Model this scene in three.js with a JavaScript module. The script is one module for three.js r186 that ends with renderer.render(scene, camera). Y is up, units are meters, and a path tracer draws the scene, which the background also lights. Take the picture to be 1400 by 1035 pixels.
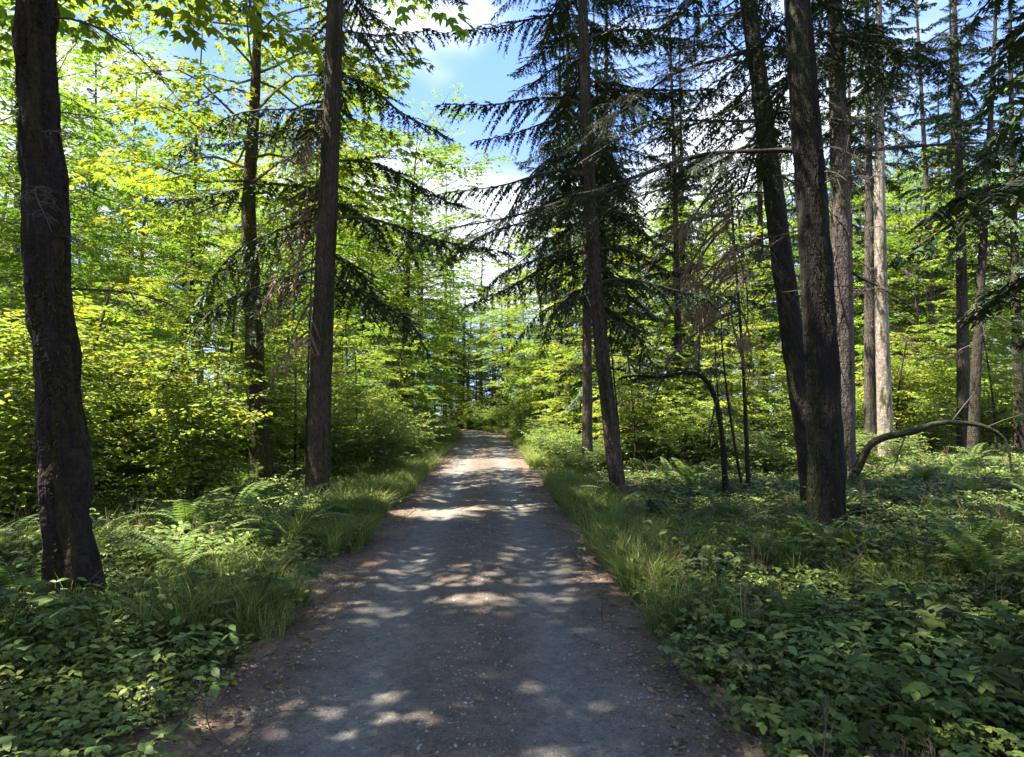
import * as THREE from 'three';
import { ImprovedNoise } from 'three/addons/math/ImprovedNoise.js';

// ------------------------------------------------------------------ camera, sky, sun, exposure
const PHOTO_W = 1400, PHOTO_H = 1035, FOCAL = 900, EYE = 2.1;
const scene = new THREE.Scene();
const camera = new THREE.PerspectiveCamera(2 * Math.atan(PHOTO_H / 2 / FOCAL) * 180 / Math.PI, PHOTO_W / PHOTO_H, 0.1, 600);
camera.position.set(0, EYE, 0);
camera.rotation.order = 'YXZ';
camera.rotation.set(Math.atan(42.5 / FOCAL), -Math.atan(34 / FOCAL), 0);
camera.updateMatrixWorld(true);

const renderer = new THREE.WebGLRenderer({ antialias: true });
renderer.setSize(1024, 757);
renderer.toneMapping = THREE.LinearToneMapping;
renderer.toneMappingExposure = 4.8;
renderer.shadowMap.enabled = true;

const SUN_DIR = new THREE.Vector3(-0.46, 0.885, 0.06).normalize();
const sun = new THREE.DirectionalLight(new THREE.Color().setRGB(1, 0.93, 0.8), 5);
sun.name = 'sun';
sun.position.copy(SUN_DIR).multiplyScalar(120);
sun.castShadow = true; sun.shadow.radius = 1.2; sun.shadow.mapSize.set(4096, 4096);
Object.assign(sun.shadow.camera, { left: -70, right: 70, top: 70, bottom: -70, near: 1, far: 300 });
scene.add(sun); scene.add(sun.target);

const perlin = new ImprovedNoise();
const n3 = (x, y, z) => perlin.noise(x, y, z);
function fbm(x, y, z = 0, oct = 4) { let a = 0.5, s = 0, f = 1; for (let i = 0; i < oct; i++) { s += a * n3(x * f + 11.3 * i, y * f + 5.7 * i, z * f + 3.1 * i); a *= 0.5; f *= 2.03; } return s; }
const clamp = (v, a = 0, b = 1) => Math.min(b, Math.max(a, v));
const mix = (a, b, t) => a + (b - a) * t;
const smooth = (a, b, v) => { const t = clamp((v - a) / (b - a)); return t * t * (3 - 2 * t); };
function rng(seed) { let a = seed >>> 0; const f = () => { a = (a + 0x6D2B79F5) >>> 0; let t = a; t = Math.imul(t ^ (t >>> 15), t | 1); t ^= t + Math.imul(t ^ (t >>> 7), t | 61); return ((t ^ (t >>> 14)) >>> 0) / 4294967296; }; f.r = (lo, hi) => lo + (hi - lo) * f(); f.g = () => (f() + f() + f() - 1.5) * 1.15; return f; }
const V = (x, y, z) => new THREE.Vector3(x, y, z);

{ // summer sky: pale towards the horizon, blue above, thin scattered cloud all round
  const W = 1024, H = 512, d = new Float32Array(W * H * 4);
  for (let j = 0; j < H; j++) for (let i = 0; i < W; i++) {
    const el = ((j + 0.5) / H - 0.5) * Math.PI, az = ((i + 0.5) / W - 0.5) * 2 * Math.PI;
    const y = Math.sin(el), x = Math.cos(el) * Math.cos(az), z = Math.cos(el) * Math.sin(az);
    const t = Math.pow(clamp(y), 0.55);
    let r = mix(0.58, 0.06, t), g = mix(0.76, 0.25, t), b = mix(1.0, 0.95, t);
    const k = 1 / (Math.max(y, 0) + 0.22);
    const c = smooth(0.0, 0.34, fbm(x * k * 1.5 + 3, z * k * 1.5 + 8, y * 2, 5) + 0.06) * smooth(-0.02, 0.12, y);
    r = mix(r, 1.0, c * 0.85); g = mix(g, 1.02, c * 0.85); b = mix(b, 1.06, c * 0.85);
    const o = (j * W + i) * 4; d[o] = r; d[o + 1] = g; d[o + 2] = b; d[o + 3] = 1;
  }
  const tex = new THREE.DataTexture(d, W, H, THREE.RGBAFormat, THREE.FloatType);
  tex.mapping = THREE.EquirectangularReflectionMapping; tex.magFilter = THREE.LinearFilter; tex.needsUpdate = true;
  scene.background = tex; scene.environment = tex; scene.environmentIntensity = 0.38; scene.backgroundIntensity = 0.38;
}

// ------------------------------------------------------------------ helpers
function ray(px, py) { // direction of a photo pixel, scaled to one metre of depth along -z
  const v = V((px - PHOTO_W / 2) / FOCAL, (PHOTO_H / 2 - py) / FOCAL, -1).applyQuaternion(camera.quaternion);
  return v.multiplyScalar(-1 / v.z);
}
const at = (px, py, depth) => ray(px, py).multiplyScalar(depth).add(camera.position);
const onGround = (px, py) => { const r = ray(px, py), t = EYE / -r.y, p = r.multiplyScalar(t).add(camera.position); p.y = groundY(p.x, p.z); return p; };

const ROAD_HALF = 1.72;
const roadX = (z) => { const d = Math.max(0, -z - 50); return -0.16 - d * d / 75; };
function groundY(x, z) {
  const u = Math.abs(x - roadX(z)) + 0.5 * fbm(x * 0.7, z * 0.7, 4.2, 4);
  const forest = smooth(2.2, 7, u);
  return mix(-0.09, 0.05, smooth(1.35, 2.05, u)) + 0.04 * fbm(x * 1.6, z * 1.6, 1, 3) * smooth(1.6, 2.4, u) + forest * (0.07 + 0.42 * fbm(x * 0.11, z * 0.11, 7, 3));
}
function roadY(x, z) { const u = x - roadX(z); return 0.035 * (1 - (u / 1.9) ** 2) - 0.035 * (Math.exp(-(((u - 0.78) / 0.3) ** 2)) + Math.exp(-(((u + 0.78) / 0.3) ** 2))) + 0.012 * fbm(x * 1.3, z * 0.5, 2, 3); }

const taken = {};
function numbered(name) { const n = taken[name] = (taken[name] ?? -1) + 1; return n ? `${name}_${String(n).padStart(3, '0')}` : name; }
function tag(o, label, category, group, kind) { if (label) o.userData.label = label; if (category) o.userData.category = category; if (group) o.userData.group = group; if (kind) o.userData.kind = kind; return o; }
function thing(name, label, category, pos, group) { const g = new THREE.Group(); g.name = numbered(name); g.position.copy(pos); scene.add(g); return tag(g, label, category, group); }
function part(name, geo, mat, parent, kind) { const m = new THREE.Mesh(geo, mat); m.name = name; m.castShadow = m.receiveShadow = true; parent.add(m); if (kind) m.userData.kind = kind; return m; }

class MB { // collects flat coloured faces
  constructor() { this.p = []; this.c = []; this.i = []; this.marks = []; }
  v(x, y, z, c) { this.p.push(x, y, z); this.c.push(c[0], c[1], c[2]); return this.p.length / 3 - 1; }
  t(a, b, c) { this.i.push(a, b, c); }
  mark() { this.marks.push(this.i.length); }
  add(o, m) { // append another MB through a matrix
    const base = this.p.length / 3, e = m.elements, q = o.p;
    for (let k = 0; k < q.length; k += 3) { const x = q[k], y = q[k + 1], z = q[k + 2]; this.p.push(e[0] * x + e[4] * y + e[8] * z + e[12], e[1] * x + e[5] * y + e[9] * z + e[13], e[2] * x + e[6] * y + e[10] * z + e[14]); }
    for (let k = 0; k < o.c.length; k++) this.c.push(o.c[k]);
    for (let k = 0; k < o.i.length; k++) this.i.push(o.i[k] + base);
  }
  geo() {
    const g = new THREE.BufferGeometry();
    g.setAttribute('position', new THREE.BufferAttribute(new Float32Array(this.p), 3));
    g.setAttribute('color', new THREE.BufferAttribute(new Float32Array(this.c), 3));
    g.setIndex(new THREE.BufferAttribute(new Uint32Array(this.i), 1));
    return g;
  }
}
const TMP = [V(0, 0, 0), V(0, 0, 0), V(0, 0, 0), V(0, 0, 0)];
function twig(mb, pts, radii, sides, col) { // thin faceted tube
  let prev = null;
  for (let k = 0; k < pts.length; k++) {
    const d = TMP[0].subVectors(pts[Math.min(k + 1, pts.length - 1)], pts[Math.max(k - 1, 0)]).normalize();
    const a = TMP[1].set(Math.abs(d.y) > 0.9 ? 1 : 0, Math.abs(d.y) > 0.9 ? 0 : 1, 0).cross(d).normalize(), b = TMP[2].crossVectors(d, a);
    const ring = [];
    for (let s = 0; s < sides; s++) { const th = s / sides * Math.PI * 2, c = Math.cos(th) * radii[k], q = Math.sin(th) * radii[k]; ring.push(mb.v(pts[k].x + a.x * c + b.x * q, pts[k].y + a.y * c + b.y * q, pts[k].z + a.z * c + b.z * q, col)); }
    if (prev) for (let s = 0; s < sides; s++) { const s2 = (s + 1) % sides; mb.t(prev[s], prev[s2], ring[s2]); mb.t(prev[s], ring[s2], ring[s]); }
    prev = ring;
  }
}
const Z3 = V(0, 0, 0);
function frame(dir, up) { // side, normal for a leaf that points along dir with its face towards up
  const s = V(0, 0, 0).crossVectors(dir, up); if (s.lengthSq() < 1e-6) s.set(1, 0, 0); s.normalize();
  return [s, V(0, 0, 0).crossVectors(s, dir).normalize()];
}
function leaf(mb, p, dir, up, len, wid, col, lobed) {
  const [s, n] = frame(dir, up);
  const P = (l, w, h) => mb.v(p.x + dir.x * l + s.x * w + n.x * h, p.y + dir.y * l + s.y * w + n.y * h, p.z + dir.z * l + s.z * w + n.z * h, col);
  const a = P(0, 0, 0);
  if (!lobed) { const l = P(len * 0.45, -wid / 2, -wid * 0.16), r = P(len * 0.45, wid / 2, -wid * 0.16), t = P(len, 0, -len * 0.12); mb.t(a, r, t); mb.t(a, t, l); return; }
  const t = P(len, 0, -len * 0.14), nr = P(len * 0.5, wid * 0.17, 0), nl = P(len * 0.5, -wid * 0.17, 0);
  const lr = P(len * 0.62, wid * 0.52, -wid * 0.12), ll = P(len * 0.62, -wid * 0.52, -wid * 0.12), br = P(len * 0.14, wid * 0.34, 0), bl = P(len * 0.14, -wid * 0.34, 0);
  mb.t(a, nr, t); mb.t(a, t, nl); mb.t(a, br, lr); mb.t(a, lr, nr); mb.t(a, nl, ll); mb.t(a, ll, bl);
}
function roundLeaf(mb, p, dir, up, len, wid, col) { // folded oval blade with a drip tip
  const [s, n] = frame(dir, up);
  const P = (l, w, h) => mb.v(p.x + dir.x * l * len + s.x * w * wid + n.x * h * wid, p.y + dir.y * l * len + s.y * w * wid + n.y * h * wid, p.z + dir.z * l * len + s.z * w * wid + n.z * h * wid, col);
  const a = P(0, 0, 0), m1 = P(0.4, 0, 0.02), m2 = P(0.78, 0, -0.08), t = P(1, 0, -0.24);
  for (const k of [-1, 1]) { const e1 = P(0.16, 0.34 * k, 0.08), e2 = P(0.48, 0.5 * k, 0.06), e3 = P(0.8, 0.28 * k, -0.06); mb.t(a, m1, e1); mb.t(e1, m1, e2); mb.t(m1, m2, e2); mb.t(e2, m2, e3); mb.t(m2, t, e3); }
}
function tint(R, base, v = 0.3, warm = 0.25) { const b = 1 + v * R.g(), w = warm * R.g(); return [base[0] * b * (1 + w), base[1] * b, base[2] * b * (1 - w * 0.5)]; }

// tileable noise for textures
function tileNoise(seed) {
  const R = rng(seed), T = new Float32Array(65536); for (let i = 0; i < 65536; i++) T[i] = R();
  const h = (x, y, px, py) => T[(((x % px) + px) % px * 131 + ((y % py) + py) % py * 7919) & 65535];
  return (u, v, px, py) => { const x = u * px, y = v * py, xi = Math.floor(x), yi = Math.floor(y); let fx = x - xi, fy = y - yi; fx = fx * fx * (3 - 2 * fx); fy = fy * fy * (3 - 2 * fy); return mix(mix(h(xi, yi, px, py), h(xi + 1, yi, px, py), fx), mix(h(xi, yi + 1, px, py), h(xi + 1, yi + 1, px, py), fx), fy); };
}
function texture(n, f, srgb) { // f(u, v) -> [r, g, b] in 0..1
  const d = new Uint8Array(n * n * 4);
  for (let j = 0; j < n; j++) for (let i = 0; i < n; i++) { const c = f((i + 0.5) / n, (j + 0.5) / n), o = (j * n + i) * 4; d[o] = clamp(c[0]) * 255; d[o + 1] = clamp(c[1]) * 255; d[o + 2] = clamp(c[2]) * 255; d[o + 3] = 255; }
  const t = new THREE.DataTexture(d, n, n, THREE.RGBAFormat); t.wrapS = t.wrapT = THREE.RepeatWrapping; t.magFilter = THREE.LinearFilter; t.minFilter = THREE.LinearMipmapLinearFilter; t.generateMipmaps = true;
  if (srgb) t.colorSpace = THREE.SRGBColorSpace; t.needsUpdate = true; return t;
}
function barkTextures(seed, fx, fy, depth, speck) {
  const N = tileNoise(seed), M = tileNoise(seed + 9);
  const height = (u, v) => { const w = 0.05 * (N(u, v, 6, 4) - 0.5); const a = Math.abs(N(u + w, v, fx, fy) - 0.5) * 2, b = Math.abs(N(u + w, v + 0.3, fx * 2, fy * 2) - 0.5) * 2; return clamp(Math.pow(a * 0.65 + b * 0.35, 0.6)) * 0.8 + 0.2 * M(u, v, 90, 60); };
  const map = texture(512, (u, v) => { const h = height(u, v), k = mix(1 - depth, 1, h) * (0.82 + 0.18 * M(u, v, 10, 8)), l = smooth(0.62, 0.8, M(u + 0.4, v, 24, 20)) * speck; return [k * mix(0.86, 0.95, h) + l * 0.1, k * 0.85 + l * 0.13, k * 0.82 + l * 0.11]; }, true);
  const bump = texture(512, (u, v) => { const h = height(u, v); return [h, h, h]; });
  return { map, bumpMap: bump };
}
const furrowed = barkTextures(3, 26, 7, 0.55, 0.6), platy = barkTextures(17, 16, 12, 0.4, 1.0), smoothBark = barkTextures(29, 10, 30, 0.28, 1.6);
const wood = (t, bump, color = 0xffffff) => new THREE.MeshStandardMaterial({ color, vertexColors: true, roughness: 0.95, ...t, bumpScale: bump });
const M = {
  fir: wood(furrowed, 0.06), maple: wood(platy, 0.045), alder: wood(smoothBark, 0.01),
  twig: new THREE.MeshStandardMaterial({ vertexColors: true, roughness: 0.95 }),
};
const leafMat = (r, g, b, tr = 0.45, rough = 0.92) => new THREE.MeshPhysicalMaterial({ color: new THREE.Color().setRGB(r, g, b), vertexColors: true, roughness: rough, transmission: tr, thickness: 0, ior: 1.4, specularIntensity: 0.35, side: THREE.DoubleSide });
M.leaf = leafMat(1, 1, 1, 0.5, 1);
const opaque = (rough, spec = 0.5) => new THREE.MeshPhysicalMaterial({ vertexColors: true, roughness: rough, specularIntensity: spec, side: THREE.DoubleSide });
M.needle = opaque(0.62, 0.5);
M.herb = opaque(0.5, 0.6);
M.grass = leafMat(1, 1, 1, 0.4, 1);
M.moss = opaque(1, 0.2);
M.litter = opaque(0.85, 0.4);

// ------------------------------------------------------------------ trunks
// pts: local points from the base up, radii at each; moss: share of green covering; colours linear
function trunkGeo(pts, radii, { seed = 1, sides = 22, step = 0.16, flare = 0.5, rough = 0.05, col = [0.17, 0.125, 0.09], moss = 0, mossCol = [0.085, 0.105, 0.018], mossTop = 99 } = {}) {
  const curve = new THREE.CatmullRomCurve3(pts, false, 'centripetal'), L = curve.getLength(), n = Math.max(6, Math.round(L / step));
  const pos = [], uv = [], c = [], idx = [], U = V(0, 0, 1);
  for (let k = 0; k <= n; k++) {
    const t = k / n, p = curve.getPointAt(t), d = curve.getTangentAt(t), s = t * L;
    const f = curve.getUtoTmapping(t) * (radii.length - 1), i0 = Math.min(radii.length - 2, Math.floor(f)); let r = mix(radii[i0], radii[i0 + 1], f - i0);
    const a = V(1, 0, 0).addScaledVector(d, -d.x).normalize(), b = V(0, 0, 0).crossVectors(d, a);
    for (let j = 0; j <= sides; j++) {
      const th = (j % sides) / sides * Math.PI * 2, ct = Math.cos(th), st = Math.sin(th);
      const root = flare * Math.exp(-s / 0.28) * (0.75 + 0.55 * Math.cos(th * 4 + seed) + 0.4 * n3(ct * 2, st * 2, seed));
      const lump = rough * (1.5 * fbm(ct * 1.6 + seed, s * 1.7, st * 1.6, 3) + 1.0 * fbm(ct * 6 + seed, s * 1.1, st * 6, 2)) + (r > 0.09 ? 0.075 * (Math.abs(n3(ct * 7 + seed, s * 1.3, st * 7)) - 0.2) : 0);
      const R = r * (1 + root + lump * (1 + 0.6 * Math.exp(-s)));
      pos.push(p.x + (a.x * ct + b.x * st) * R, p.y + (a.y * ct + b.y * st) * R, p.z + (a.z * ct + b.z * st) * R);
      uv.push(j / sides * Math.max(1, Math.round(2 * Math.PI * radii[0] / 0.9)), s / 1.1);
      const m = moss ? smooth(0.12 - moss * 0.5, 0.3 - moss * 0.5, fbm(ct * 1.3 + seed * 3, s * 0.55, st * 1.3, 4) + 0.12 * n3(ct * 9, s * 6, st * 9)) * smooth(mossTop + 2, mossTop - 1, s) : 0;
      const v = 1 + 0.35 * fbm(ct * 2 + 9, s * 0.8, st * 2 + seed, 3);
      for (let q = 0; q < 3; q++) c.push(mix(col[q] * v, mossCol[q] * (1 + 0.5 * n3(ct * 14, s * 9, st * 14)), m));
    }
  }
  const row = sides + 1;
  for (let k = 0; k < n; k++) for (let j = 0; j < sides; j++) { const o = k * row + j; idx.push(o, o + 1, o + row + 1, o, o + row + 1, o + row); }
  const g = new THREE.BufferGeometry();
  g.setAttribute('position', new THREE.Float32BufferAttribute(pos, 3)); g.setAttribute('uv', new THREE.Float32BufferAttribute(uv, 2)); g.setAttribute('color', new THREE.Float32BufferAttribute(c, 3));
  g.setIndex(idx); g.computeVertexNormals();
  const N = g.attributes.normal;
  for (let k = 0; k <= n; k++) { const a = k * row, b = a + sides, x = N.getX(a) + N.getX(b), y = N.getY(a) + N.getY(b), z = N.getZ(a) + N.getZ(b), l = Math.hypot(x, y, z) || 1; N.setXYZ(a, x / l, y / l, z / l); N.setXYZ(b, x / l, y / l, z / l); }
  g.userData = { curve, L };
  return g;
}

// ------------------------------------------------------------------ conifer boughs and crowns
const BARK_TWIG = [0.10, 0.075, 0.055], DEAD_TWIG = [0.15, 0.105, 0.072];
function boughMB(seed, len, { droop = 0.25, green = [0.030, 0.062, 0.020], dens = 1.5, sliver = 0.08, hang = 0.35, bare = 0.12, fat = 0.24 } = {}) {
  const R = rng(seed), w = new MB(), nd = new MB(), N = 9, pts = [], rad = [];
  const sway = R.g() * 0.15;
  for (let k = 0; k <= N; k++) { const t = k / N; pts.push(V(len * t, len * (0.10 * t - droop * t * t + 0.03 * Math.sin(t * 7 + seed)), len * sway * t * t + 0.03 * Math.sin(t * 9 + seed))); rad.push(mix(0.022, 0.004, t) * Math.sqrt(len / 2.5)); }
  twig(w, pts, rad, 4, BARK_TWIG);
  const curve = new THREE.CatmullRomCurve3(pts), gap = 0.13 / dens;
  for (let s = len * bare; s < len; s += gap * R.r(0.7, 1.3)) for (const side of [-1, 1]) {
    if (R() < 0.12) continue;
    const t = s / len, p = curve.getPoint(t), d = curve.getTangent(t);
    const bl = (0.12 + 0.30 * len * Math.pow(1 - t, 0.8) * smooth(0, 0.3, t + 0.12)) * R.r(0.6, 1.15);
    const ang = R.r(0.75, 1.15), dir = V(d.x * Math.cos(ang) + R.g() * 0.15, d.y * Math.cos(ang) - hang * R.r(-0.1, 1.3), d.z + side * Math.sin(ang)).normalize();
    const end = p.clone().addScaledVector(dir, bl); end.y -= hang * bl * 0.35;
    const mid = p.clone().lerp(end, 0.5); mid.y += bl * 0.05;
    twig(w, [p, mid, end], [0.005, 0.0035, 0.0015], 3, BARK_TWIG);
    const cnt = Math.max(4, Math.round(bl / 0.026 * dens)), c0 = tint(R, green, 0.3, 0.2);
    for (let q = 0; q < cnt; q++) {
      const f = (q + R()) / cnt, bp = f < 0.5 ? p.clone().lerp(mid, f * 2) : mid.clone().lerp(end, f * 2 - 1), sd = q % 2 ? 1 : -1, sl = sliver * R.r(0.6, 1.35) * (1.15 - 0.5 * f);
      const lat = V(-dir.z, 0, dir.x).multiplyScalar(sd * 0.8).addScaledVector(dir, R.r(0.35, 0.8)); lat.y += R.g() * 0.34 - 0.2; lat.normalize();
      const [sv] = frame(lat, V(R.g() * 0.5, 1, R.g() * 0.5)), wv = sl * fat, tip = f > 0.8 ? 1.35 : 1;
      const c = [c0[0] * tip, c0[1] * tip, c0[2]];
      const a = nd.v(bp.x - sv.x * wv, bp.y - sv.y * wv, bp.z - sv.z * wv, c), b = nd.v(bp.x + sv.x * wv, bp.y + sv.y * wv, bp.z + sv.z * wv, c), e = nd.v(bp.x + lat.x * sl, bp.y + lat.y * sl, bp.z + lat.z * sl, c);
      nd.t(a, b, e);
    }
  }
  return { w, nd };
}
const PITCH = new THREE.Matrix4(), YAW = new THREE.Matrix4(), SC = new THREE.Matrix4(), TR = new THREE.Matrix4();
function place(p, yaw, pitch, s) { TR.makeTranslation(p.x, p.y, p.z); YAW.makeRotationY(yaw); PITCH.makeRotationZ(pitch); SC.makeScale(s, s, s); return TR.clone().multiply(YAW).multiply(PITCH).multiply(SC); }
const boughs = [0, 1, 2, 3, 4].map((k) => boughMB(100 + k, 2.6, { droop: 0.16 + 0.07 * k, hang: 0.35 + 0.16 * k }));
const thinBoughs = [0, 1, 2].map((k) => boughMB(140 + k, 2.6, { droop: 0.25, dens: 0.95, hang: 0.5, green: [0.034, 0.064, 0.022] }));
const farBoughs = [0, 1, 2, 3].map((k) => boughMB(160 + k, 2.6, { droop: 0.18 + 0.07 * k, dens: 0.9, sliver: 0.17, fat: 0.24, hang: 0.3 + 0.12 * k, green: [0.042, 0.08, 0.024] }));
// axis(y) gives the trunk's centre at height y; the crown reaches from y0 to y1
function coniferCrown(seed, axis, y0, y1, { reach = 3, gap = 0.36, set = farBoughs, power = 0.75, tilt = 0.1, low = 0.7, skip = 0.1, avoid } = {}) {
  const R = rng(seed), mb = new MB(), wd = new MB(); let az = R() * 7;
  for (let y = y0; y < y1; y += gap * R.r(0.6, 1.4)) {
    az += 2.4 + R.g() * 0.5;
    if (R() < skip) continue;
    const t = (y - y0) / (y1 - y0), L = reach * Math.pow(1 - t, power) * mix(low, 1, smooth(0, 0.25, t)) * R.r(0.65, 1.15);
    if (L < 0.25 || (avoid && avoid(az, y))) continue;
    const b = set[Math.floor(R() * set.length)], m = place(axis(y), az, mix(-0.25, 0.55, t) * 0.8 + tilt * R.g(), L / 2.6);
    mb.add(b.nd, m); wd.add(b.w, m);
  }
  return { needles: mb.geo(), wood: wd.geo() };
}
// dead lower twigs: bare thin branches, each a mesh of its own
function deadBranchGeo(seed, len, { droop = 0.5, forks = 5, r = 0.014, col = DEAD_TWIG, tips = col, fine = true } = {}) {
  const R = rng(seed), mb = new MB(), pts = [], rad = [];
  for (let k = 0; k <= 6; k++) { const t = k / 6; pts.push(V(len * t, len * (0.12 * t - droop * t * t), len * 0.08 * Math.sin(t * 4 + seed))); rad.push(mix(r, r * 0.2, t)); }
  twig(mb, pts, rad, 4, col);
  const cv = new THREE.CatmullRomCurve3(pts);
  for (let k = 0; k < forks; k++) {
    const t = R.r(0.2, 0.92), p = cv.getPoint(t), side = k % 2 ? 1 : -1, l = len * R.r(0.18, 0.42) * (1.2 - t), e = p.clone().add(V(l * 0.8, -l * R.r(0.1, 0.8), side * l * 0.7)), m = p.clone().lerp(e, 0.5); m.y += l * 0.1;
    twig(mb, [p, m, e], [r * 0.45, r * 0.32, r * 0.15], 3, tips);
    if (fine) for (let q = 0; q < 4; q++) { const f = R.r(0.3, 1), a = p.clone().lerp(e, f), z = a.clone().add(V(R.r(0.05, 0.3) * l, -R.r(0.2, 0.9) * l * 0.6, R.g() * l * 0.5)); twig(mb, [a, z], [r * 0.24, r * 0.1], 3, tips); }
  }
  return mb.geo();
}
const deadGeos = [0, 1, 2, 3].map((k) => deadBranchGeo(400 + k, 1.6, { droop: 0.25 + 0.2 * k, forks: 14 + 2 * k, r: 0.02, col: [0.085, 0.066, 0.05] }));
const tanGeos = [0, 1, 2, 3].map((k) => deadBranchGeo(420 + k, 1.6, { droop: 0.35 + 0.2 * k, forks: 13 + 2 * k, r: 0.024, col: [0.14, 0.1, 0.068], tips: [0.32, 0.22, 0.135] }));

// ------------------------------------------------------------------ broad-leaved crowns, saplings and shrubs
function leafyTwig(R, lf, wd, p, dir, len, o) { // a spray: one thin twig with leaves in a flattened layer
  const sag = o.sag ?? 0.12, N = 4, pts = [];
  for (let k = 0; k <= N; k++) { const t = k / N; pts.push(V(p.x + dir.x * len * t, p.y + dir.y * len * t - sag * len * t * t, p.z + dir.z * len * t)); }
  twig(wd, pts, [0.006, 0.005, 0.004, 0.003, 0.0015].map((r) => r * (o.twigR ?? 1)), 3, o.bark ?? BARK_TWIG);
  const base = tint(R, o.col, 0.22, 0.2), lateral = V(-dir.z, 0, dir.x).normalize();
  let side = 1;
  for (let s = len * 0.12; s < len; s += o.gap * R.r(0.6, 1.4)) {
    side = -side;
    const t = s / len, k = Math.min(N - 1, Math.floor(t * N)), q = pts[k].clone().lerp(pts[k + 1], t * N - k), spread = (o.spread ?? 0.35) * len * Math.sqrt(Math.max(0.05, 1 - t)) * R();
    const out = lateral.clone().multiplyScalar(side); q.addScaledVector(out, spread).addScaledVector(dir, spread * 0.4); q.y -= spread * 0.1 - R.g() * 0.05 * len;
    const d = out.multiplyScalar(R.r(0.5, 1)).addScaledVector(dir, R.r(0.3, 1)); d.y += R.g() * 0.3 - (o.dip ?? 0.25); d.normalize();
    const sz = o.leaf * R.r(0.6, 1.25), up = V(R.g() * (o.tilt ?? 0.5), 1, R.g() * (o.tilt ?? 0.5)).normalize();
    leaf(lf, q, d, up, sz, sz * (o.wide ?? 0.62), tint(R, base, 0.14, 0.1), o.lobed);
  }
}
function broadCrown(seed, axis, y0, y1, o) {
  const R = rng(seed), lf = new MB(), wd = new MB(); let az = R() * 7;
  for (let i = 0; i < o.limbs; i++) {
    az += 2.4 + R.g() * 0.4;
    const t = (i + R()) / o.limbs, y = mix(y0, y1, t), L = o.reach * (0.55 + 0.45 * Math.sin(Math.PI * Math.pow(t, 0.75) * 0.92 + 0.15)) * R.r(0.7, 1.15), rise = mix(o.rise ?? 0.15, 1.1, t * t);
    const start = axis(y), pts = [], rad = [], r0 = (o.limbR ?? 0.05) * mix(1, 0.5, t), bend = R.g() * 0.5;
    for (let k = 0; k <= 7; k++) { const f = k / 7, a = az + bend * f; pts.push(V(start.x + Math.cos(a) * L * f, start.y + L * (rise * f - (o.arch ?? 0.28) * f * f) + 0.05 * L * Math.sin(f * 8 + i), start.z + Math.sin(a) * L * f)); rad.push(mix(r0, 0.006, Math.pow(f, 0.8))); }
    twig(wd, pts, rad, 5, o.bark ?? BARK_TWIG);
    const cv = new THREE.CatmullRomCurve3(pts); let sd = 1;
    for (let s = L * (o.bare ?? 0.25); s < L * 1.02; s += o.twigGap * R.r(0.6, 1.4)) {
      sd = -sd; const f = Math.min(1, s / L), p = cv.getPoint(f), tg = cv.getTangent(f), a2 = f > 0.97 ? 0 : sd * R.r(0.5, 1.2);
      const d = V(tg.x * Math.cos(a2) - tg.z * Math.sin(a2), tg.y * 0.4 + R.g() * 0.2, tg.x * Math.sin(a2) + tg.z * Math.cos(a2)).normalize();
      leafyTwig(R, lf, wd, p, d, o.twig * R.r(0.6, 1.2) * (1.1 - 0.4 * f), o);
    }
  }
  return { leaves: lf.geo(), wood: wd.geo() };
}
function shrubGeo(seed, o) {
  const R = rng(seed), lf = new MB(), wd = new MB();
  for (let i = 0; i < o.stems; i++) {
    const az = i * 2.4 + R.g() * 0.5, H = o.h * R.r(0.55, 1.1), out = o.r * R.r(0.25, 1), pts = [], rad = [];
    for (let k = 0; k <= 6; k++) { const f = k / 6; pts.push(V(Math.cos(az) * (0.12 + out * Math.pow(f, 1.6)), H * (1.25 * f - 0.25 * f * f * f) - 0.05, Math.sin(az) * (0.12 + out * Math.pow(f, 1.6)))); rad.push(mix(o.stemR ?? 0.012, 0.003, f)); }
    twig(wd, pts, rad, 4, o.bark ?? [0.12, 0.09, 0.06]);
    const cv = new THREE.CatmullRomCurve3(pts);
    for (let f = o.bare ?? 0.15; f <= 1; f += o.twigGap / H * R.r(0.6, 1.4)) {
      const p = cv.getPoint(f), a = R() * 6.283, d = V(Math.cos(a), R.r(-0.1, 0.6), Math.sin(a)).normalize();
      leafyTwig(R, lf, wd, p, d, o.twig * R.r(0.6, 1.25) * (1.15 - 0.5 * f), o);
    }
  }
  return { leaves: lf.geo(), wood: wd.geo() };
}

// ------------------------------------------------------------------ ground and road
const soil = (() => { const N = tileNoise(51), K = tileNoise(52); return texture(512, (u, v) => { const a = N(u, v, 12, 12) * 0.4 + N(u, v, 40, 40) * 0.35 + K(u, v, 150, 150) * 0.4, l = smooth(0.66, 0.76, K(u + 0.3, v, 60, 90)); const k = 0.45 + 0.6 * a; return [k + l * 0.2, k * 0.97 + l * 0.13, k * 0.9]; }, true); })();
const soilBump = (() => { const N = tileNoise(53), K = tileNoise(54); return texture(512, (u, v) => { const a = N(u, v, 20, 20) * 0.6 + K(u, v, 90, 90) * 0.4; return [a, a, a]; }); })();
const gravelHeight = (() => { const N = tileNoise(61), K = tileNoise(62), Q = tileNoise(63); return (u, v) => 0.35 * N(u, v, 30, 30) + 0.4 * Math.pow(K(u, v, 110, 110), 2) + 0.25 * Q(u, v, 220, 220); })();
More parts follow.
